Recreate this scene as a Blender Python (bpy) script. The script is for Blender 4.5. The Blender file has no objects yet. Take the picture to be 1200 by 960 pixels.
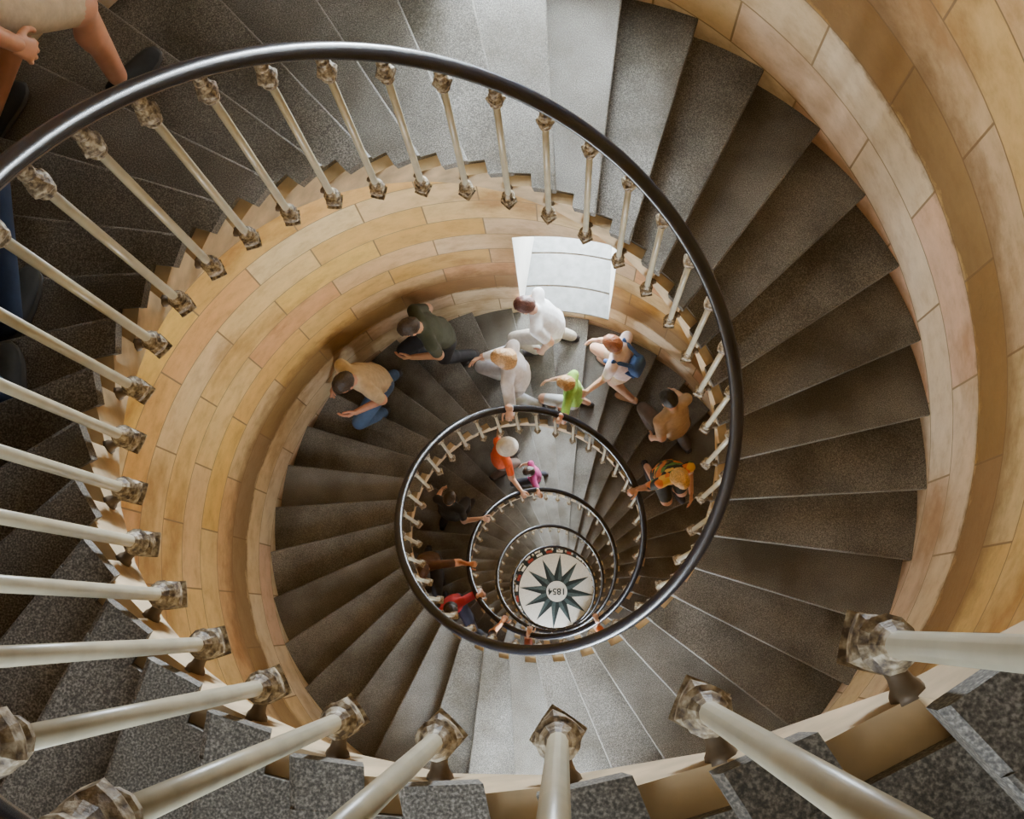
import bpy, math, random
from mathutils import Vector, Matrix
import numpy as np
random.seed(3)
PI=math.pi
ZS=33.5; P=6.422; K=P/(2*PI); R=2.19; DPH=0.1741
def RZ(ph): return ZS-2.2296-K*ph
def TZ(ph): return RZ(ph)-1.03
def pol(r,ph,z): return Vector((-r*math.cos(ph), r*math.sin(ph), z))
PH_END=(ZS-3.2596)/K
# ---------------- materials
def newmat(name):
    m=bpy.data.materials.new(name); m.use_nodes=True
    nt=m.node_tree; b=nt.nodes['Principled BSDF']; return m,nt,b
def N(nt,t,**kw):
    n=nt.nodes.new(t)
    for k,v in kw.items():
        if k in n.inputs: n.inputs[k].default_value=v
        else: setattr(n,k,v)
    return n
def ramp(nt,stops):
    n=nt.nodes.new('ShaderNodeValToRGB'); e=n.color_ramp.elements
    while len(e)<len(stops): e.new(0.5)
    for el,(p,c) in zip(e,stops): el.position=p; el.color=(*c,1)
    return n
def mix(nt,f,a,b,mode='MIX'):
    n=nt.nodes.new('ShaderNodeMix'); n.data_type='RGBA'; n.blend_type=mode
    for s,v in ((0,f),(6,a),(7,b)):
        if hasattr(v,'links') : nt.links.new(v,n.inputs[s])
        else: n.inputs[s].default_value=v if s==0 else (*v,1)
    return n.outputs[2]
def bump(nt,b,h,st=0.3,dist=0.01):
    n=N(nt,'ShaderNodeBump'); n.inputs['Strength'].default_value=st; n.inputs['Distance'].default_value=dist
    nt.links.new(h,n.inputs['Height']); nt.links.new(n.outputs[0],b.inputs['Normal'])
def simple(name,col,rough=0.6,metal=0,noise=0.15,scale=20,bs=0.1):
    m,nt,b=newmat(name)
    tc=N(nt,'ShaderNodeTexCoord'); no=N(nt,'ShaderNodeTexNoise'); no.inputs['Scale'].default_value=scale; no.inputs['Detail'].default_value=4
    nt.links.new(tc.outputs['Object'],no.inputs['Vector'])
    r=ramp(nt,[(0.3,tuple(c*(1-noise) for c in col)),(0.7,tuple(min(1,c*(1+noise)) for c in col))])
    nt.links.new(no.outputs['Fac'],r.inputs[0]); nt.links.new(r.outputs[0],b.inputs['Base Color'])
    b.inputs['Roughness'].default_value=rough; b.inputs['Metallic'].default_value=metal
    if bs: bump(nt,b,no.outputs['Fac'],bs)
    return m
def granite():
    m,nt,b=newmat('dark_granite')
    tc=N(nt,'ShaderNodeTexCoord')
    n1=N(nt,'ShaderNodeTexNoise'); n1.inputs['Scale'].default_value=240; n1.inputs['Detail'].default_value=2
    n2=N(nt,'ShaderNodeTexNoise'); n2.inputs['Scale'].default_value=2.6; n2.inputs['Detail'].default_value=8
    for n in(n1,n2): nt.links.new(tc.outputs['Object'],n.inputs['Vector'])
    r1=ramp(nt,[(0.34,(0.075,0.072,0.066)),(0.52,(0.175,0.168,0.152)),(0.68,(0.36,0.35,0.33))])
    nt.links.new(n1.outputs['Fac'],r1.inputs[0])
    r2=ramp(nt,[(0.34,(0.5,0.45,0.37)),(0.6,(1.0,.97,.93)),(0.7,(1.15,1.12,1.08))]); nt.links.new(n2.outputs['Fac'],r2.inputs[0])
    nt.links.new(mix(nt,1.0,r1.outputs[0],r2.outputs[0],'MULTIPLY'),b.inputs['Base Color'])
    b.inputs['Roughness'].default_value=0.6; b.inputs['Specular IOR Level'].default_value=.35
    bump(nt,b,n1.outputs['Fac'],0.12,0.001)
    return m
def wallmat():
    m,nt,b=newmat('limestone_blocks')
    uv=N(nt,'ShaderNodeUVMap')
    def brick(c1,c2):
        t=N(nt,'ShaderNodeTexBrick'); t.offset=0.5
        t.inputs['Scale'].default_value=1; t.inputs['Brick Width'].default_value=0.82; t.inputs['Row Height'].default_value=0.375
        t.inputs['Mortar Size'].default_value=0.006; t.inputs['Mortar Smooth'].default_value=0.3
        t.inputs['Color1'].default_value=(*c1,1); t.inputs['Color2'].default_value=(*c2,1); t.inputs['Mortar'].default_value=(.5,.5,.5,1)
        nt.links.new(uv.outputs[0],t.inputs['Vector']); return t
    bh=brick((0,0,0),(1,1,1))
    rh=ramp(nt,[(0,(0.66,0.38,0.08)),(.2,(0.84,0.58,0.22)),(.4,(.84,.66,.36)),(.6,(.76,.42,.19)),(.8,(.86,.58,.15)),(1,(0.78,0.60,0.40))])
    rl=ramp(nt,[(0,(0.74,0.54,0.28)),(.5,(0.80,.66,.46)),(1,(.76,.50,.34))])
    nt.links.new(bh.outputs[0],rh.inputs[0]); nt.links.new(bh.outputs[0],rl.inputs[0])
    sep=N(nt,'ShaderNodeSeparateXYZ'); nt.links.new(uv.outputs[0],sep.inputs[0])
    no=N(nt,'ShaderNodeTexNoise'); no.inputs['Scale'].default_value=6; no.inputs['Detail'].default_value=9; no.inputs['Roughness'].default_value=.7
    nt.links.new(uv.outputs[0],no.inputs['Vector'])
    nl=N(nt,'ShaderNodeTexNoise'); nl.inputs['Scale'].default_value=.9; nl.inputs['Detail'].default_value=6; nl.inputs['Roughness'].default_value=.6
    nt.links.new(uv.outputs[0],nl.inputs['Vector'])
    nf=N(nt,'ShaderNodeTexNoise'); nf.inputs['Scale'].default_value=30; nf.inputs['Detail'].default_value=5
    nt.links.new(uv.outputs[0],nf.inputs['Vector'])
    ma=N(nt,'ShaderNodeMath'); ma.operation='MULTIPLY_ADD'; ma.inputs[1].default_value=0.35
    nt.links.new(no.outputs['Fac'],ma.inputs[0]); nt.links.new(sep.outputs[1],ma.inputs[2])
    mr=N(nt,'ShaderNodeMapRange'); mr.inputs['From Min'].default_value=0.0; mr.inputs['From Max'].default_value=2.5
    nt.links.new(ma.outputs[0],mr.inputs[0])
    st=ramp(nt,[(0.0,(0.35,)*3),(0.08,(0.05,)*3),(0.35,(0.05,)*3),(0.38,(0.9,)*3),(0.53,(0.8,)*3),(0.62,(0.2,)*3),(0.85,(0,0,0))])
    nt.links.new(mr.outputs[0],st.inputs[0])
    lt=N(nt,'ShaderNodeMath'); lt.operation='LESS_THAN'; lt.inputs[1].default_value=0.75; nt.links.new(sep.outputs[1],lt.inputs[0])
    base=mix(nt,lt.outputs[0],rh.outputs[0],rl.outputs[0])
    rv=ramp(nt,[(0.34,(0.80,0.74,0.66)),(0.5,(.97,.96,.94)),(0.68,(1.08,1.08,1.10))]); nt.links.new(no.outputs['Fac'],rv.inputs[0])
    base=mix(nt,1.0,base,rv.outputs[0],'MULTIPLY')
    rw=ramp(nt,[(0.36,(0.62,0.50,0.36)),(0.48,(1,1,1)),(0.7,(1.08,1.06,1.0))]); nt.links.new(nl.outputs['Fac'],rw.inputs[0])
    base=mix(nt,1.0,base,rw.outputs[0],'MULTIPLY')
    base=mix(nt,bh.outputs['Fac'],base,(0.32,0.21,0.10))
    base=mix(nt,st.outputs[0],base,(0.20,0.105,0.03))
    nt.links.new(base,b.inputs['Base Color']); b.inputs['Roughness'].default_value=0.65
    mm=N(nt,'ShaderNodeMath'); mm.operation='MULTIPLY_ADD'; mm.inputs[1].default_value=-2.0
    nt.links.new(bh.outputs['Fac'],mm.inputs[0]); nt.links.new(nf.outputs['Fac'],mm.inputs[2])
    bump(nt,b,mm.outputs[0],0.4,0.008)
    return m
def patina():
    m,nt,b=newmat('worn_cream_paint_iron')
    tc=N(nt,'ShaderNodeTexCoord'); no=N(nt,'ShaderNodeTexNoise'); no.inputs['Scale'].default_value=80; no.inputs['Detail'].default_value=6
    nt.links.new(tc.outputs['Object'],no.inputs['Vector'])
    r=ramp(nt,[(0.36,(0.08,0.055,0.035)),(0.5,(0.26,0.20,0.12)),(0.64,(0.52,0.46,0.34))])
    nt.links.new(no.outputs['Fac'],r.inputs[0]); nt.links.new(r.outputs[0],b.inputs['Base Color']); b.inputs['Roughness'].default_value=0.55
    bump(nt,b,no.outputs['Fac'],0.6,0.006)
    return m
M_gran=granite(); M_wall=wallmat(); M_knob=patina()
M_tube=simple('cream_paint',(0.50,0.46,0.33),0.36,0,0.14,14,0.08)
M_cream=simple('cream_limestone',(0.60,0.46,0.28),0.75,0,0.3,9,0.25)
M_rail=simple('black_lacquer_rail',(0.009,0.011,0.017),0.27,0.0,0.2,10,0.02)
M_white=simple('whitewashed_stone',(0.8,0.78,0.73),0.7,0,0.08,6,0.15)
M_slab=simple('grey_slab',(0.22,0.225,0.22),0.6,0,0.2,14,0.1)
M_iron=simple('brown_iron',(0.15,0.11,0.07),0.5,0.2,0.3,30,0.1)
M_mw=simple('mosaic_white',(0.8,0.78,0.7),0.5,0,0.1,30,0.05)
M_mb=simple('mosaic_black',(0.02,0.03,0.03),0.4,0,0.3,30,0.05)
M_ms=simple('mosaic_slate',(0.07,0.10,0.10),0.4,0,0.3,30,0.05)
M_mr=simple('mosaic_red',(0.35,0.05,0.03),0.4,0,0.3,30,0.05)
# ---------------- mesh helper
def mkobj(name,verts,faces,mats,fm=None,smooth=False,parent=None,uvs=None):
    me=bpy.data.meshes.new(name); me.from_pydata([tuple(v) for v in verts],[],faces)
    for m in (mats if isinstance(mats,list) else [mats]): me.materials.append(m)
    if fm is not None: me.polygons.foreach_set('material_index',fm)
    if smooth: me.polygons.foreach_set('use_smooth',[True]*len(me.polygons))
    if uvs is not None:
        l=me.uv_layers.new(name='UVMap'); l.data.foreach_set('uv',uvs)
    me.update(); o=bpy.data.objects.new(name,me); bpy.context.collection.objects.link(o)
    if parent: o.parent=parent
    return o
def empty(name,loc=(0,0,0)):
    e=bpy.data.objects.new(name,None); e.location=loc; e.empty_display_size=0.2; bpy.context.collection.objects.link(e); return e
class MB:
    def __init__(s): s.v=[];s.f=[];s.m=[]
    def add(s,vs,fs,mi=0):
        o=len(s.v); s.v+=vs; s.f+=[tuple(i+o for i in f) for f in fs]; s.m+=[mi]*len(fs)
    def loft(s,rings,mi=0,closed=True,caps=True):
        n=len(rings[0]); vs=[v for r in rings for v in r]; fs=[]
        for i in range(len(rings)-1):
            for j in range(n if closed else n-1):
                a=i*n+j; b=i*n+(j+1)%n; fs.append((a,b,b+n,a+n))
        if caps: fs.append(tuple(range(n))[::-1]); fs.append(tuple((len(rings)-1)*n+j for j in range(n)))
        s.add(vs,fs,mi)
    def obj(s,name,mats,smooth=False,parent=None): return mkobj(name,s.v,s.f,mats,s.m,smooth,parent)
# ---------------- wall
holes=[]
ZTOP=ZS+6.0
for k in range(-1,5):
    zf=TZ(1.62+2*PI*k)
    if 0<zf and zf+2.2<ZTOP: holes.append((34,43,zf,zf+2.3,'top',k))
for k in range(-1,5):
    zf=TZ(4.81+2*PI*k)+0.12
    if -1<zf and zf+1.6<ZTOP: zf=max(zf,.05); holes.append((106,115,zf,zf+1.9,'bot',k))  # lowest one is an unseen opening, added at ground level to light the floor
edges=sorted(set([0.0,ZTOP]+[h[2] for h in holes]+[h[3] for h in holes]))
rows=[]
for a,b in zip(edges[:-1],edges[1:]):
    n=max(1,round((b-a)/0.12)); rows+= [a+(b-a)*i/n for i in range(n)]
rows.append(ZTOP)
nc=144; V=[];F=[];UV=[]
for z in rows:
    for c in range(nc): V.append(pol(R,c*2*PI/nc,z))
for i in range(len(rows)-1):
    zc=(rows[i]+rows[i+1])/2
    for c in range(nc):
        if any(h[0]<=c<h[1] and h[2]<zc<h[3] for h in holes): continue
        c2=(c+1)%nc
        F.append((i*nc+c,i*nc+c2,(i+1)*nc+c2,(i+1)*nc+c))
        az=(c+0.5)*2*PI/nc
        m=-math.floor((zc-(TZ(az)-0.25))/P)
        ph0=c*2*PI/nc+2*PI*m; ph1=(c+1)*2*PI/nc+2*PI*m
        for ph,z in((ph0,rows[i]),(ph1,rows[i]),(ph1,rows[i+1]),(ph0,rows[i+1])): UV+=[ph*R, z-TZ(ph)]
wall=mkobj('wall_tower',V,F,M_wall,None,True,None,UV)
mb=MB(); mb.add([pol(R+0.3,c*2*PI/72,ZTOP) for c in range(72)],[tuple(range(72))]); mb.obj('ceiling',[M_white])
# ---------------- niches/windows
LE={'top':620,'bot':330}
def niche(idx,h):
    c0,c1,z0,z1,kind,kk=h
    a0=c0*2*PI/nc; a1=c1*2*PI/nc; am=(a0+a1)/2
    er=Vector((-math.cos(am),math.sin(am),0)); et=Vector((math.sin(am),math.cos(am),0))
    d=2.0 if kind=='top' else 0.7; hw=0.33
    mb=MB(); n=c1-c0
    def outer(t,z): return er*(R+d)+et*(hw*(2*t-1))+Vector((0,0,z))
    fl=[pol(R,a0+(a1-a0)*i/n,z0) for i in range(n+1)]; fo=[outer(i/n,z0) for i in range(n+1)]
    cl=[v+Vector((0,0,z1-z0)) for v in fl]; co=[v+Vector((0,0,z1-z0)) for v in fo]
    mb.add(cl+co,[(i,i+1,n+2+i,n+1+i) for i in range(n)],0)
    mb.add([fl[0],fo[0],co[0],cl[0]],[(0,1,2,3)],0); mb.add([fl[n],fo[n],co[n],cl[n]],[(0,1,2,3)],0)
    def q(i,t): return fl[i]*(1-t)+fo[i]*t
    cuts=[0,.13,.30,.52,.76,1.0]
    for a,b in zip(cuts[:-1],cuts[1:]):
        g=.004; top=[q(i,a+g) for i in range(n+1)]; tb=[q(i,b-g) for i in range(n+1)]
        mb.add(top+tb,[(i,i+1,n+2+i,n+1+i) for i in range(n)],1)
    lowf=[v-Vector((0,0,.012)) for v in fl]; lowo=[v-Vector((0,0,.012)) for v in fo]
    mb.add(lowf+lowo,[(i,i+1,n+2+i,n+1+i) for i in range(n)],2)
    o=mb.obj('window_%d'%idx,[M_white,M_slab,M_iron]); o.parent=wall
    fb=MB()
    def box(t0,t1,za,zb,ra,rb,mi=0):
        vs=[er*r+et*t+Vector((0,0,z)) for r in(ra,rb) for t in(t0,t1) for z in(za,zb)]
        fb.add(vs,[(0,1,3,2),(4,6,7,5),(0,4,5,1),(2,3,7,6),(0,2,6,4),(1,5,7,3)],mi)
    ra,rb=R+d-0.06,R+d-0.01
    box(-hw,-hw+.05,z0,z1,ra,rb);box(hw-.05,hw,z0,z1,ra,rb);box(-hw,hw,z0,z0+.06,ra,rb);box(-hw,hw,z1-.06,z1,ra,rb)
    box(-.015,.015,z0,z1,ra,rb)
    for qq in (0.33,0.66): box(-hw,hw,z0+(z1-z0)*qq-.012,z0+(z1-z0)*qq+.012,ra,rb)
    fo_=fb.obj('window_frame',[M_white]); fo_.parent=o
    L=bpy.data.lights.new('daylight','AREA'); L.shape='RECTANGLE'; L.size=2*hw; L.size_y=z1-z0
    mult={('top',0):1.5,('top',-1):.45,('bot',-1):.25}.get((kind,kk),1)
    L.energy=LE[kind]*mult; L.color=(0.80,0.90,1.0)
    lo=bpy.data.objects.new('daylight',L); bpy.context.collection.objects.link(lo)
    lo.location=er*(R+d+0.02)+Vector((0,0,(z0+z1)/2))
    lo.rotation_euler=(-er).to_track_quat('-Z','Z').to_euler(); lo.parent=o
for i,h in enumerate(holes): niche(i+1,h)
# ---------------- staircase
stair=empty('spiral_staircase')
mb=MB(); sb=MB()
KS=range(-36,int((PH_END-0.0635)/DPH)+1)
OFF=0.23
def Nph(k,r): return -0.042+k*DPH+math.asin(OFF/r)
def tread_at(r,ph):
    k=math.ceil((ph+0.042-math.asin(OFF/r))/DPH); return TZ(0.0635+k*DPH)
prof=[(-.008,0),(-.003,-.002),(0,-.008),(0,-.040),(-.004,-.046),(-.03,-.047),(-.03,-.185),(-.03,-.36)]
for k in KS:
    z=TZ(0.0635+k*DPH)
    def ring(r):
        out=[pol(r,Nph(k-1,r)-.035/r,z)]
        out.append(pol(r,(Nph(k,r)+Nph(k-1,r))/2,z))
        out+= [pol(r,Nph(k,r)+s/r,z+dz) for s,dz in prof]
        out.append(pol(r,Nph(k-1,r)-.035/r,z-.19))
        return out
    mb.loft([ring(r) for r in (1.11,1.3,1.5,1.7,1.9,2.1,2.25)],0)
    q=[]
    for r in (1.04,1.1098):
        q.append([pol(r,Nph(k,r)-.11/r,z-.0005),pol(r,Nph(k,r)-.01/r,z-.0005),pol(r,Nph(k,r),z-.008),pol(r,Nph(k,r),z-.04),pol(r,Nph(k,r)-.01/r,z-.047),pol(r,Nph(k,r)-.10/r,z-.05)])
    mb.loft(q,0)
    q=[]
    for r in (1.06,1.1095):
        a=Nph(k-1,r)-.03/r; b=Nph(k,r)-.03/r
        q.append([pol(r,a,z-.03),pol(r,b,z-.03),pol(r,b,z-.047-.178),pol(r,b,z-.30),pol(r,a,z-.30+.178)])
    sb.loft(q,0)
mb.obj('treads',[M_gran],False,stair); sb.obj('inner_string',[M_cream],False,stair)
def helixtube(name,r,off,prof,mat,ph0,ph1,smooth=True):
    b=MB(); n=int((ph1-ph0)/(2*PI)*96); rings=[]
    for i in range(n+1):
        ph=ph0+(ph1-ph0)*i/n; rings.append([pol(r+a,ph,RZ(ph)+off+c) for a,c in prof])
    b.loft(rings); return b.obj(name,[mat],smooth,stair)
circ=[(.032*math.cos(t*PI/8),.030*math.sin(t*PI/8)) for t in range(16)]
helixtube('handrail',1.0,0,circ,M_rail,-6.3,PH_END-.2)
helixtube('rail_strap',1.0,-.033,[(-.014,-.005),(.014,-.005),(.014,.005),(-.014,.005)],M_iron,-6.3,PH_END-.2,False)
def sqr(t,s):
    c=abs(math.cos(t));d=abs(math.sin(t)); return (1-s)+s/max(c,d)*0.9
lower=[(-.075,.004,0),(-.07,.015,0),(-.062,.012,0),(-.056,.029,.9),(-.044,.032,.9),(-.040,.020,0),(-.032,.017,0),(-.026,.027,.3),(-.018,.030,.6),(-.002,.030,.6),(.006,.026,.3),(.012,.019,0),(.018,.018,0),(.022,.028,0),(.030,.030,0),(.036,.020,0),(.042,.018,0),(.048,.024,0),(.056,.018,0),(.07,.0135,0)]
upper=[(-.06,.0135,0),(-.048,.02,0),(-.042,.026,0),(-.034,.026,0),(-.028,.018,0),(-.018,.028,.3),(-.006,.033,.5),(.008,.030,.5),(.018,.02,0),(.028,.026,0),(.038,.02,0),(.05,.014,0),(.06,.022,0),(.07,.022,0),(.078,.014,0),(.105,.012,0)]
bb=MB(); tb=MB(); ib=MB()
i0=int(math.ceil((-6.2-.1502)/DPH)); i1=int((PH_END-.3-.1502)/DPH)
ns=12
for i in range(i0,i1+1):
    ph=.1502+i*DPH; zr=RZ(ph); zf=zr-1.146; zt=zr-.131
    er=Vector((-math.cos(ph),math.sin(ph),0)); et=Vector((math.sin(ph),math.cos(ph),0))
    def rg(z,rad,s): return [er*(1.0+rad*sqr(2*PI*j/ns+PI/4,s)*math.cos(2*PI*j/ns))+et*(rad*sqr(2*PI*j/ns+PI/4,s)*math.sin(2*PI*j/ns))+Vector((0,0,z)) for j in range(ns)]
    bb.loft([rg(zf+a,b,c) for a,b,c in lower]); bb.loft([rg(zt+a,b,c) for a,b,c in upper])
    tb.loft([rg(zf+.06,.0135,0),rg(zt-.05,.0135,0)])
    def br(r,w,h,dz=0): return [er*r+et*(w*math.cos(2*PI*j/8))+Vector((0,0,zf+dz+h*math.sin(2*PI*j/8))) for j in range(8)]
    ib.loft([br(1.01,.013,.013,-.01),br(1.035,.012,.012,-.012),br(1.045,.014,.016,-.015),br(1.052,.019,.024,-.02),br(1.062,.021,.028,-.02)])
bb.obj('baluster_knobs',[M_knob],False,stair); tb.obj('baluster_tubes',[M_tube],True,stair); ib.obj('baluster_brackets',[M_iron],True,stair)
# ---------------- floor + medallion
mb=MB(); mb.add([pol(R+.1,c*2*PI/72,0) for c in range(72)],[tuple(range(72))])
def ringf(mb,r0,r1,z,mi,a0=0,a1=2*PI,n=72):
    vs=[pol(r,a0+(a1-a0)*i/n,z) for r in(r0,r1) for i in range(n+1)]
    mb.add(vs,[(i,i+1,n+2+i,n+1+i) for i in range(n)],mi)
ringf(mb,1.16,1.5,.004,2)
for j in range(24): ringf(mb,1.2,1.44,.008,1,j*2*PI/24,(j+.5)*2*PI/24,3)
mb.obj('floor',[M_slab,M_mw,M_mb])
med=empty('compass_rose_mosaic',(0,0,0)); mb=MB()
mb.add([pol(1.18,c*2*PI/72,.004) for c in range(72)],[tuple(range(72))],1)
mb.add([pol(1.06,c*2*PI/72,.008) for c in range(72)],[tuple(range(72))],0)
for j in range(24): ringf(mb,1.09,1.16,.008,3 if j%2 else 0,j*2*PI/24,(j+.6)*2*PI/24,3)
mb.add([pol(.45,c*2*PI/72,.010) for c in range(72)],[tuple(range(72))],1)
for j in range(12):
    a=j*PI/6+.1; L=1.05 if j%3==0 else .98
    mb.add([pol(.3,a-.27,.012),pol(.45,a-.25,.012),pol(L,a,.012),pol(.3,a,.012)],[(0,1,2,3)],1)
    mb.add([pol(.3,a,.012),pol(L,a,.012),pol(.45,a+.25,.012),pol(.3,a+.27,.012)],[(0,1,2,3)],2)
mb.add([pol(.29,c*2*PI/48,.016) for c in range(48)],[tuple(range(48))],0)
mb.obj('mosaic',[M_mw,M_mb,M_ms,M_mr],False,med)
cu=bpy.data.curves.new('year_1854','FONT'); cu.body='1854'; cu.size=.25; cu.align_x='CENTER'; cu.align_y='CENTER'; cu.extrude=.002; cu.offset=.004
to=bpy.data.objects.new('year_1854',cu); bpy.context.collection.objects.link(to); to.location=(0,0,.02); to.rotation_euler=(0,0,PI); cu.materials.append(M_mb); to.parent=med
# ---------------- people
UPV=Vector((0,0,1))
def tube(mb,A,B,ra,rb,side=None,dep=1.0,ns=16,mi=0):
    d=(B-A); L=d.length
    if L<1e-6: d=UPV.copy(); L=1e-6
    d=d/L
    s=side if side is not None else (Vector((1,0,0)) if abs(d.x)<.8 else Vector((0,1,0)))
    u=(s-d*s.dot(d)).normalized(); v=d.cross(u)
    rings=[]
    for t in (-88,-60,-30,0):
        a=math.radians(t); rings.append((A+d*ra*dep*math.sin(a),ra*math.cos(a)))
    for t in (0,30,60,88):
        a=math.radians(t); rings.append((B+d*rb*dep*math.sin(a),rb*math.cos(a)))
    mb.loft([[c+u*(r*math.cos(2*PI*j/ns))+v*(r*dep*math.sin(2*PI*j/ns)) for j in range(ns)] for c,r in rings],mi)
def remesh(mb,vox,smooth=4):
    me=bpy.data.meshes.new('tmp'); me.from_pydata([tuple(v) for v in mb.v],[],mb.f)
    o=bpy.data.objects.new('tmp',me); bpy.context.collection.objects.link(o)
    m=o.modifiers.new('r','REMESH'); m.mode='VOXEL'; m.voxel_size=vox
    s=o.modifiers.new('s','SMOOTH'); s.iterations=smooth; s.factor=.5
    dg=bpy.context.evaluated_depsgraph_get(); dg.update()
    out=bpy.data.meshes.new_from_object(o.evaluated_get(dg))
    bpy.data.objects.remove(o); bpy.data.meshes.remove(me); return out
def ik(A,T,l1,l2,hint):
    d=T-A; L=min(d.length,(l1+l2)*.995); d.normalize()
    a=(l1*l1-l2*l2+L*L)/(2*L); h=math.sqrt(max(l1*l1-a*a,0))
    hn=(hint-d*hint.dot(d)).normalized()
    return A+d*a+hn*h, A+d*L
def hand_mesh(grip):
    mb=MB()
    tube(mb,Vector((0.0,0,0)),Vector((.075,0,0)),.03,.037,Vector((0,1,0)),.42)
    fl=[(.072,-.030,.030,.0085),(.080,-.010,.036,.009),(.078,.011,.040,.009),(.070,.030,.036,.0085)]
    for x,y,ln,r in fl:
        ang=0.15; p=Vector((x,y,0))
        for s in range(3):
            ang+= (0.75 if grip else 0.28)
            q=p+Vector((math.cos(ang),0,-math.sin(ang)))*ln*(1,.72,.6)[s]
            tube(mb,p,q,r*(1-.08*s),r*(1-.08*(s+1)),Vector((0,1,0)),1.0,10); p=q
    p=Vector((.02,.028,-.005))
    for s,(dx,dy,dz,r) in enumerate([(.028,.026,-.012,.012),(.026,.010,-.016 if grip else -.006,.010),(.02,.0,-.014 if grip else -.004,.009)]):
        q=p+Vector((dx,dy,dz)); tube(mb,p,q,r*1.1,r,Vector((0,1,0)),1.0,10); p=q
    me=remesh(mb,.0042,2); me.polygons.foreach_set('use_smooth',[True]*len(me.polygons)); return me
HG=hand_mesh(True); HR=hand_mesh(False)
def shoe_mb():
    mb=MB(); rings=[]
    for x,w,h in [(-.075,.012,.04),(-.07,.028,.06),(-.05,.036,.085),(-.01,.038,.095),(.03,.038,.08),(.07,.044,.06),(.11,.046,.048),(.15,.040,.038),(.175,.026,.028),(.183,.01,.018)]:
        rings.append([Vector((x,w*math.cos(t)*(1 if math.sin(t)<0 else .92),max(.0,.5*h+ (.5*h)*math.sin(t)*1.0) if math.sin(t)>0 else .5*h+.5*h*max(-1,1.6*math.sin(t)))) for t in [2*PI*j/14 for j in range(14)]])
    mb.loft(rings,0)
    so=[]
    for x,w in [(-.08,.02),(-.06,.036),(0,.038),(.06,.046),(.12,.048),(.165,.036),(.188,.014)]:
        so.append([Vector((x,-w,0)),Vector((x,w,0)),Vector((x,w,.018)),Vector((x,-w,.018))])
    mb.loft(so,1); return mb
SH=shoe_mb()
def frame(x,z):
    x=x.normalized(); z=(z-x*z.dot(x)).normalized(); y=z.cross(x)
    m=Matrix.Identity(4)
    for i in range(3): m[i][0]=x[i];m[i][1]=y[i];m[i][2]=z[i]
    return m
skin_cache={}
def cmat(kind,col):
    key=(kind,col)
    if key in skin_cache: return skin_cache[key]
    if kind=='skin':
        m=simple('skin',col,.5,0,.06,30,.03); m.node_tree.nodes['Principled BSDF'].inputs['Subsurface Weight'].default_value=.08
    elif kind=='hair': m=simple('hair',col,.45,0,.4,90,.6)
    elif kind=='pattern':
        m,nt,b=newmat('printed_cloth'); tc=N(nt,'ShaderNodeTexCoord'); vo=N(nt,'ShaderNodeTexVoronoi'); vo.inputs['Scale'].default_value=14
        nt.links.new(tc.outputs['Object'],vo.inputs['Vector']); sp=N(nt,'ShaderNodeSeparateColor'); nt.links.new(vo.outputs['Color'],sp.inputs[0])
        r=ramp(nt,[(0,(.03,.03,.02)),(.3,(.7,.2,.04)),(.55,(.12,.25,.05)),(.75,(.75,.45,.08)),(.9,(.05,.04,.04))]); r.color_ramp.interpolation='CONSTANT'
        nt.links.new(sp.outputs[0],r.inputs[0]); nt.links.new(r.outputs[0],b.inputs['Base Color']); b.inputs['Roughness'].default_value=.85
    else:
        m=simple('cloth',col,.85,0,.12,25,.25)
    skin_cache[key]=m; return m
def head_geo():
    nu,nv=40,28; fs=[];dirs=[]
    for i in range(nv+1):
        th=PI*i/nv
        for j in range(nu):
            a=2*PI*j/nu; dirs.append((math.sin(th)*math.cos(a),math.sin(th)*math.sin(a),math.cos(th)))
    for i in range(nv):
        for j in range(nu):
            a=i*nu+j;b=i*nu+(j+1)%nu; fs.append((a,b,b+nu,a+nu))
    return dirs,fs
HD,HF=head_geo()
def headpt(d,hair=0):
    x,y,z=d; g=lambda a,b,s:math.exp(-((a-b)/s)**2)
    px=.097*x; py=.077*y; pz=.118*z
    if z<0:
        py*=1+.30*z
        if x<0: px*=1+.42*z
    if x>0 and not hair:
        px+= .024*g(y,0,.16)*g(z,-.12,.2)*x
        px-= .009*(g(y,.36,.2)+g(y,-.36,.2))*g(z,.1,.15)
        px+= .006*g(y,0,.3)*g(z,-.48,.08)
        px+= .006*g(y,0,.25)*g(z,-.78,.15)
    return Vector((px,py,pz))
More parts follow.
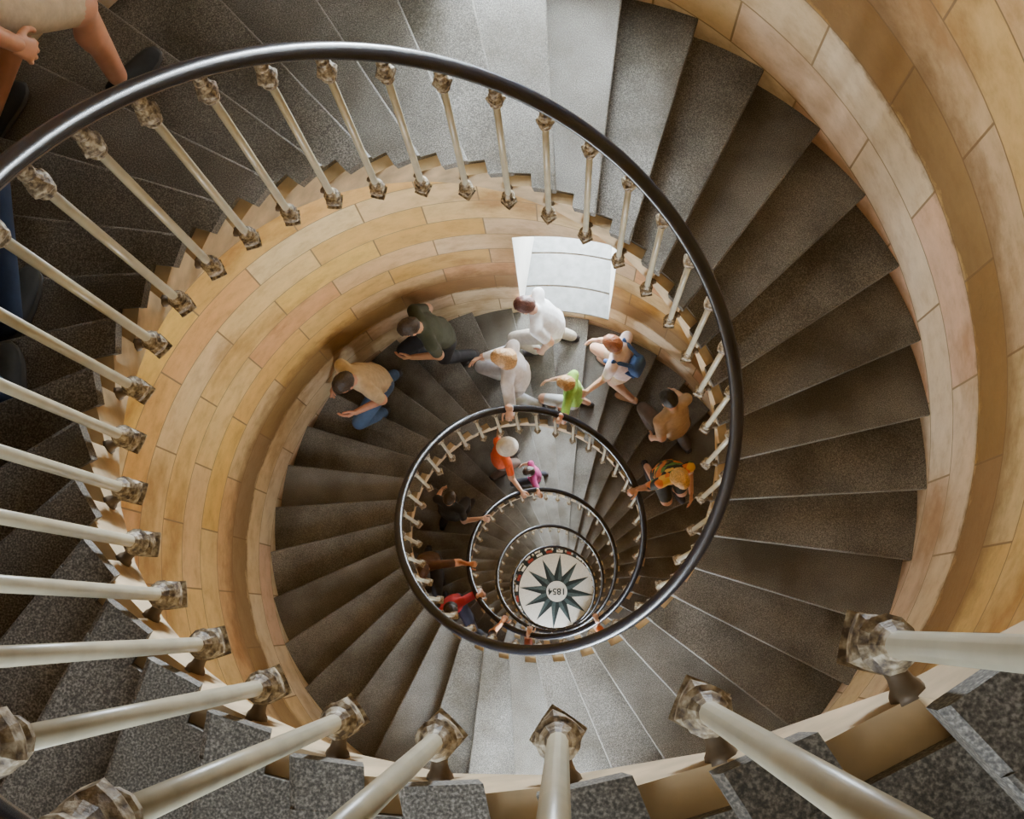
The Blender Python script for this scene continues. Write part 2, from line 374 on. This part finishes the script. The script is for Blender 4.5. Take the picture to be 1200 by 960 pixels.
def build_head(par,C,M,skin,hair,long,hat):
    M3=M.to_3x3()
    vs=[C+M3@headpt(d) for d in HD]; fm=[]
    for f in HF:
        d=HD[f[0]]; fm.append(1 if d[0]>.6 and abs(d[1])<.24 and -.56<d[2]<-.42 else 0)
    mkobj('head',vs,HF,[skin,M_lip],fm,True,par)
    e=MB()
    for s in(1,-1):
        for rr,dx,mi in((.0125,.0735,0),(.0075,.0800,1)):
            c=Vector((dx,s*.030,.012)); rings=[]
            for i in range(1,8):
                th=PI*i/8; rings.append([C+M3@(c+Vector((rr*math.sin(th)*math.cos(2*PI*j/10),rr*math.sin(th)*math.sin(2*PI*j/10),rr*math.cos(th)))) for j in range(10)])
            e.loft(rings,mi)
    e.obj('eyes',[M_eye,M_mb],True,par)
    e=MB()
    for s in(1,-1):
        rings=[]
        for i in range(1,8):
            th=PI*i/8; rings.append([C+M3@Vector((-.008+.018*math.sin(th)*math.cos(2*PI*j/10),s*(.078+.009*math.sin(th)*math.sin(2*PI*j/10)),-.005+.032*math.cos(th))) for j in range(10)])
        e.loft(rings)
    e.obj('ears',[skin],True,par)
    hv=[]
    for d in HD:
        x,y,z=d; k=1.09+.035*math.sin(9*math.atan2(y,x)+7*z)*(.3+abs(z))*(1-z*z if z>0 else 1)+random.uniform(-.012,.012)
        p=headpt(d,1); p*=k
        if long and z<-.1 and x<.45: p.z=-.118*(abs(z)*1.75); p.x=min(p.x,.02)-.03; p.y*=1.25
        hv.append(C+M3@p)
    hf=[f for f in HF if ((lambda d: d[2]>.52-.12*d[0] or (d[0]<(.28 if d[2]>-.05 else (.2 if long else -.25)) and d[2]>(-.95 if long else -.55)))(HD[f[0]]))]
    if hair: mkobj('hair',hv,hf,[hair],None,True,par)
    if hat:
        hb=MB(); rings=[]
        for r,z in [(.15,.045),(.155,.05),(.11,.06),(.103,.075),(.10,.12),(.085,.145),(.05,.155),(.005,.158)]:
            rings.append([C+M3@Vector((r*1.1*math.cos(2*PI*j/24),r*.95*math.sin(2*PI*j/24),z)) for j in range(24)])
        hb.loft(rings); hb.obj('sun_hat',[hat],True,par)
M_lip=simple('lips',(.45,.15,.12),.5,0,.05,10,0); M_eye=simple('eye_white',(.8,.8,.78),.3,0,.02,10,0)
def person(name,r,ph,dirn,top,pants,hairc,H=1.72,lean=.18,skinc=(.62,.36,.24),sleeve='short',leg='long',arms=('swing','swing'),long=False,hat=None,look=.35,hleft=0,shoe=(.05,.04,.04),pat=None,stride=.17,extra=None,phase=1,turn=0.0):
    s=H/1.735
    et=Vector((math.sin(ph),math.cos(ph),0)); er=Vector((-math.cos(ph),math.sin(ph),0))
    f=et*dirn; f=(f*math.cos(turn)+er*math.sin(turn)).normalized()
    l=UPV.cross(f)
    base=er*r
    par=empty(name,(0,0,0))
    skin=cmat('skin',skinc); M_top=cmat('pattern',(0,0,0)) if pat else cmat('cloth',top); M_p=cmat('cloth',pants); hair=cmat('hair',hairc) if hairc else None
    feet={}
    for sd,sg in(('L',1),('R',-1)):
        o=base+f*(stride*sg*phase)*s+l*(.10*sg*s)
        rr=math.hypot(o.x,o.y); p2=PI-math.atan2(o.y,o.x)
        while p2-ph>PI:p2-=2*PI
        while p2-ph<-PI:p2+=2*PI
        o.z=max(tread_at(rr,p2),0); feet[sd]=o
    zlow=min(feet['L'].z,feet['R'].z)
    P0=base+Vector((0,0,zlow+ .90*s))
    sd_=(UPV*math.cos(lean)+f*math.sin(lean)).normalized()
    C=P0+sd_*.30*s; NB=P0+sd_*.50*s
    hd=(UPV*math.cos(lean+.15)+f*math.sin(lean+.15)).normalized()
    HC=NB+hd*.19*s
    mb=MB(); bones=[]
    def T(A,B,ra,rb,reg,side=None,dep=1.0):
        tube(mb,A,B,ra*s,rb*s,side,dep); bones.append((A,B,ra*s,rb*s,reg))
    ls=0 if sleeve=='none' else .008
    T(P0-UPV*.05*s,P0+sd_*.05*s,.158,.152,'hip',l,.74)
    T(P0+sd_*.06*s,C,.155,.165,'torso',l,.70)
    T(C,NB-sd_*.07*s,.17,.135,'torso',l,.66)
    Sh={}
    for k_,sg in(('L',1),('R',-1)): Sh[k_]=P0+sd_*.455*s+l*(.172*sg*s)
    T(Sh['L'],Sh['R'],.062,.062,'torso')
    T(NB-sd_*.02*s,NB+hd*.11*s,.058,.052,'neck')
    hands={}
    for k_,sg,mode in(('L',1,arms[0]),('R',-1,arms[1])):
        S=Sh[k_]
        if isinstance(mode,tuple):
            Tg=pol(mode[0],ph+mode[1],RZ(ph+mode[1])+.045); grip=True
            hint=-UPV+l*sg*.6-f*.2
        elif mode=='swing': Tg=S-UPV*.50*s+f*(.10*sg*phase*-1+.05)*s+l*sg*.07*s; grip=False; hint=-f
        elif mode=='front': Tg=P0+f*.34*s+UPV*.12*s+l*sg*.10*s; grip=False; hint=-f+l*sg*.5-UPV*.4
        elif mode=='out': Tg=P0+f*.22*s+l*sg*.42*s+UPV*.10*s; grip=False; hint=-UPV
        E,W=ik(S,Tg,.29*s,.25*s,hint)
        T(S,E,.05+ls*1.2,.043+(ls if sleeve!='none' else 0),'uarm'); T(E,W,.041+(.008 if sleeve=='long' else 0),.028+(.01 if sleeve=='long' else 0),'farm')
        hands[k_]=(E,W,grip,sg)
    for k_,sg in(('L',1),('R',-1)):
        hp=P0-UPV*.04*s+l*(.085*sg*s); an=feet[k_]+UPV*.085*s
        kn,an2=ik(hp,an,.43*s,.43*s,f)
        lp=.012 if leg in('long','shorts') else 0
        T(hp,kn,.088+lp*.5,.058+lp,'thigh'); T(kn,an,.056+(.012 if leg=='long' else 0),.038+(.018 if leg=='long' else 0),'shin')
        c_=kn*.68+an*.32-f*.015*s; T(c_,c_+(an-kn)*.12,.055+(.01 if leg=='long' else 0),.045,'shin')
        so=mkobj('shoe',SH.v,SH.f,[cmat('cloth',shoe),M_sole],SH.m,True,par)
        yaw=math.atan2(f.y,f.x)+sg*.12
        so.matrix_local=Matrix.Translation(feet[k_]+UPV*.001)@Matrix.Rotation(yaw,4,'Z')@Matrix.Scale(s*(1.0),4)
    me=remesh(mb,.012*max(s,.7),9)
    n=len(me.polygons); ce=np.zeros(n*3); me.polygons.foreach_get('center',ce); ce=ce.reshape(-1,3)
    best=np.full(n,1e9); mi=np.zeros(n,int)
    for A,B,ra,rb,reg in bones:
        A_=np.array(A);d=np.array(B-A);L2=max(d@d,1e-9); t=np.clip((ce-A_)@d/L2,0,1)
        dist=np.linalg.norm(ce-(A_+t[:,None]*d),axis=1)/(ra+(rb-ra)*t)
        if reg=='torso': m=np.full(n,1)
        elif reg=='hip': m=np.where((ce-np.array(P0))@np.array(sd_)>-.05*s,1,2)
        elif reg=='neck': m=np.full(n,0)
        elif reg=='uarm': m=np.where(t<{'none':.12,'short':.72,'long':2}[sleeve],1,0)
        elif reg=='farm': m=np.where(t<(.93 if sleeve=='long' else -1),1,0)
        elif reg=='thigh': m=np.where(t<{'long':2,'shorts':.9,'short':.6,'bare':.35}[leg],2,0)
        elif reg=='shin': m=np.full(n,2 if leg=='long' else 0)
        w=dist<best; best[w]=dist[w]; mi[w]=m[w]
    for m in (skin,M_top,M_p): me.materials.append(m)
    me.polygons.foreach_set('material_index',mi.astype(np.int32)); me.polygons.foreach_set('use_smooth',[True]*n)
    o=bpy.data.objects.new('body',me); bpy.context.collection.objects.link(o); o.parent=par
    for k_,(E,W,grip,sg) in hands.items():
        d=(W-E).normalized()
        if grip:
            xd=(-er*.8+d*.4); xd.z=0
            M=frame(xd,UPV); sc=Matrix.Diagonal((s,s*(-1 if sg<0 else 1)*-1,s,1))
        else:
            M=frame(d,l*sg+f*.3); sc=Matrix.Diagonal((s,s*(-1 if sg>0 else 1),s,1))
        ho=bpy.data.objects.new('hand',HG if grip else HR); bpy.context.collection.objects.link(ho)
        if not ho.data.materials: ho.data.materials.append(skin)
        ho.material_slots[0].link='OBJECT'; ho.material_slots[0].material=skin
        ho.parent=par; ho.matrix_local=Matrix.Translation(W-d*.01)@M@sc
    hf=(f*math.cos(look)-UPV*math.sin(look)); hf=(hf+l*hleft).normalized()
    build_head(par,HC,frame(hf,UPV+f*.2)@Matrix.Scale(s*.97 if H>1.5 else s*1.12,4),skin,hair,long,hat)
    if extra=='backpack':
        b=MB(); c0=C-f*.17*s; rings=[]
        for i in range(9):
            t=-1+2*i/8; k=(1-abs(t)**4)**.25 if abs(t)<1 else .25
            rings.append([c0+sd_*(t*.15*s)+l*(math.copysign(abs(math.cos(a))**.5,math.cos(a))*.10*s*k)+f*(math.copysign(abs(math.sin(a))**.5,math.sin(a))*.055*s*k) for a in [2*PI*j/20 for j in range(20)]])
        b.loft(rings)
        for sg in(1,-1):
            pts=[c0+sd_*.13*s+l*sg*.06*s,Sh['L' if sg>0 else 'R']*.7+NB*.3+sd_*.05*s,C+f*.13*s+l*sg*.1*s,c0-sd_*.11*s+l*sg*.09*s]
            for A,B_ in zip(pts[:-1],pts[1:]): tube(b,A,B_,.02*s,.02*s,l,.5,8)
        b.obj('backpack',[cmat('cloth',(.04,.10,.28))],True,par)
    return par
M_sole=simple('sole',(.06,.055,.05),.8,0,.1,20,0)
DK=(.04,.025,.015)
person('man_in_white_shirt',1.87,7.92,-1,(.85,.85,.86),(.55,.5,.42),(.09,.03,.02),lean=.32,sleeve='short',phase=1)
person('man_in_olive_shirt',1.87,7.38,-1,(.05,.055,.03),(.03,.03,.035),DK,lean=.3,arms=('front','swing'),skinc=(.6,.32,.18),phase=-1)
person('man_in_beige_shirt',1.82,7.0,-1,(.55,.42,.26),(.07,.12,.22),DK,lean=.3,arms=('front','swing'),skinc=(.6,.28,.17))
person('woman_in_white_blouse',1.36,7.71,-1,(.85,.82,.84),(.5,.5,.55),(.55,.32,.14),lean=.12,sleeve='long',arms=((1.0,-.12),'front'),long=True,phase=-1,turn=0.3)
person('child_in_green_shirt',1.31,8.10,-1,(.35,.65,.12),(.5,.5,.5),(.5,.28,.1),H=1.3,lean=.12,arms=((1.0,-.06),'front'),leg='shorts')
person('woman_with_backpack',1.74,8.33,-1,(.8,.66,.66),(.6,.42,.3),(.30,.10,.04),H=1.66,lean=.2,arms=('out','front'),leg='short',sleeve='short',extra='backpack',phase=-1,shoe=(.5,.3,.2))
person('man_in_tan_shirt',1.68,8.75,-1,(.50,.36,.24),(.1,.07,.05),(.015,.012,.01),lean=.25,sleeve='short',phase=1)
person('woman_in_floral_dress',1.38,8.94,1,(.5,.3,.1),(.05,.05,.04),(.62,.36,.1),H=1.64,lean=.25,pat=True,arms=('front',(1.0,.05)),leg='shorts',long=True)
person('woman_in_orange_shirt',1.58,13.68,1,(.8,.11,.02),(.15,.1,.08),None,lean=.18,hat=cmat('cloth',(.8,.75,.66)),arms=('out',(1.0,.08)),sleeve='short')
person('girl_in_pink_top',1.27,13.98,-1,(.35,.04,.16),(.03,.03,.04),DK,H=1.35,lean=.1,arms=((1.0,0),'swing'))
person('man_in_black_shirt',1.45,13.0,1,(.02,.02,.02),(.03,.03,.035),DK,lean=.15,arms=('swing',(1.0,.1)),phase=-1)
person('man_in_brown_shirt',1.55,12.54,-1,(.12,.06,.03),(.05,.05,.06),(.10,.045,.02),lean=.2,arms=((1.0,-.1),'swing'),skinc=(.68,.3,.14))
person('woman_in_red_shirt',1.34,12.10,-1,(.5,.03,.04),(.03,.03,.05),DK,H=1.62,lean=.15,arms=((1.0,-.1),'front'),long=True)
person('man_in_dark_jacket',1.40,11.60,-1,(.03,.02,.02),(.04,.04,.05),(.15,.07,.03),lean=.15,arms=((1.0,-.05),'swing'),skinc=(.68,.32,.16),phase=-1)
person('woman_in_white_cap',1.34,11.20,-1,(.4,.12,.08),(.05,.05,.06),None,H=1.6,lean=.1,hat=cmat('cloth',(.8,.75,.66)),arms=((1.0,0),'front'))
person('boy_in_orange_shirt',1.36,10.45,-1,(.75,.2,.05),(.1,.1,.12),DK,H=1.4,lean=.1,arms=((1.0,-.05),'front'))
person('man_in_beige_shorts',1.88,.56,1,(.5,.42,.3),(.55,.42,.28),DK,lean=.05,leg='shorts',skinc=(.6,.28,.16),shoe=(.012,.012,.012),stride=.2,phase=-1,arms=('swing','swing'))
person('woman_in_blue_jeans',1.50,.10,1,(.03,.04,.08),(.010,.024,.065),DK,lean=.1,shoe=(.02,.02,.02),stride=.12)
person('man_in_blue_jeans',1.43,-.28,1,(.03,.04,.08),(.010,.024,.07),DK,lean=.1,shoe=(.02,.02,.02),stride=.12,phase=-1)
# ---------------- world, camera
w=bpy.data.worlds.new('World'); bpy.context.scene.world=w; w.use_nodes=True
w.node_tree.nodes['Background'].inputs[0].default_value=(0.6,0.75,1,1); w.node_tree.nodes['Background'].inputs[1].default_value=0.5
f=1385.87
B=Matrix(((0.99906,0.00767,0.04276),(0.0,0.98428,-0.17663),(-0.04344,0.17647,0.98335)))
cd=bpy.data.cameras.new('camera'); cd.sensor_width=36; cd.lens=36*f/1200; cd.clip_start=0.02; cd.clip_end=200
cam=bpy.data.objects.new('camera',cd); bpy.context.collection.objects.link(cam)
cam.matrix_world=Matrix.Translation((0.2020,-0.8347,ZS))@B.to_4x4()
bpy.context.scene.camera=cam
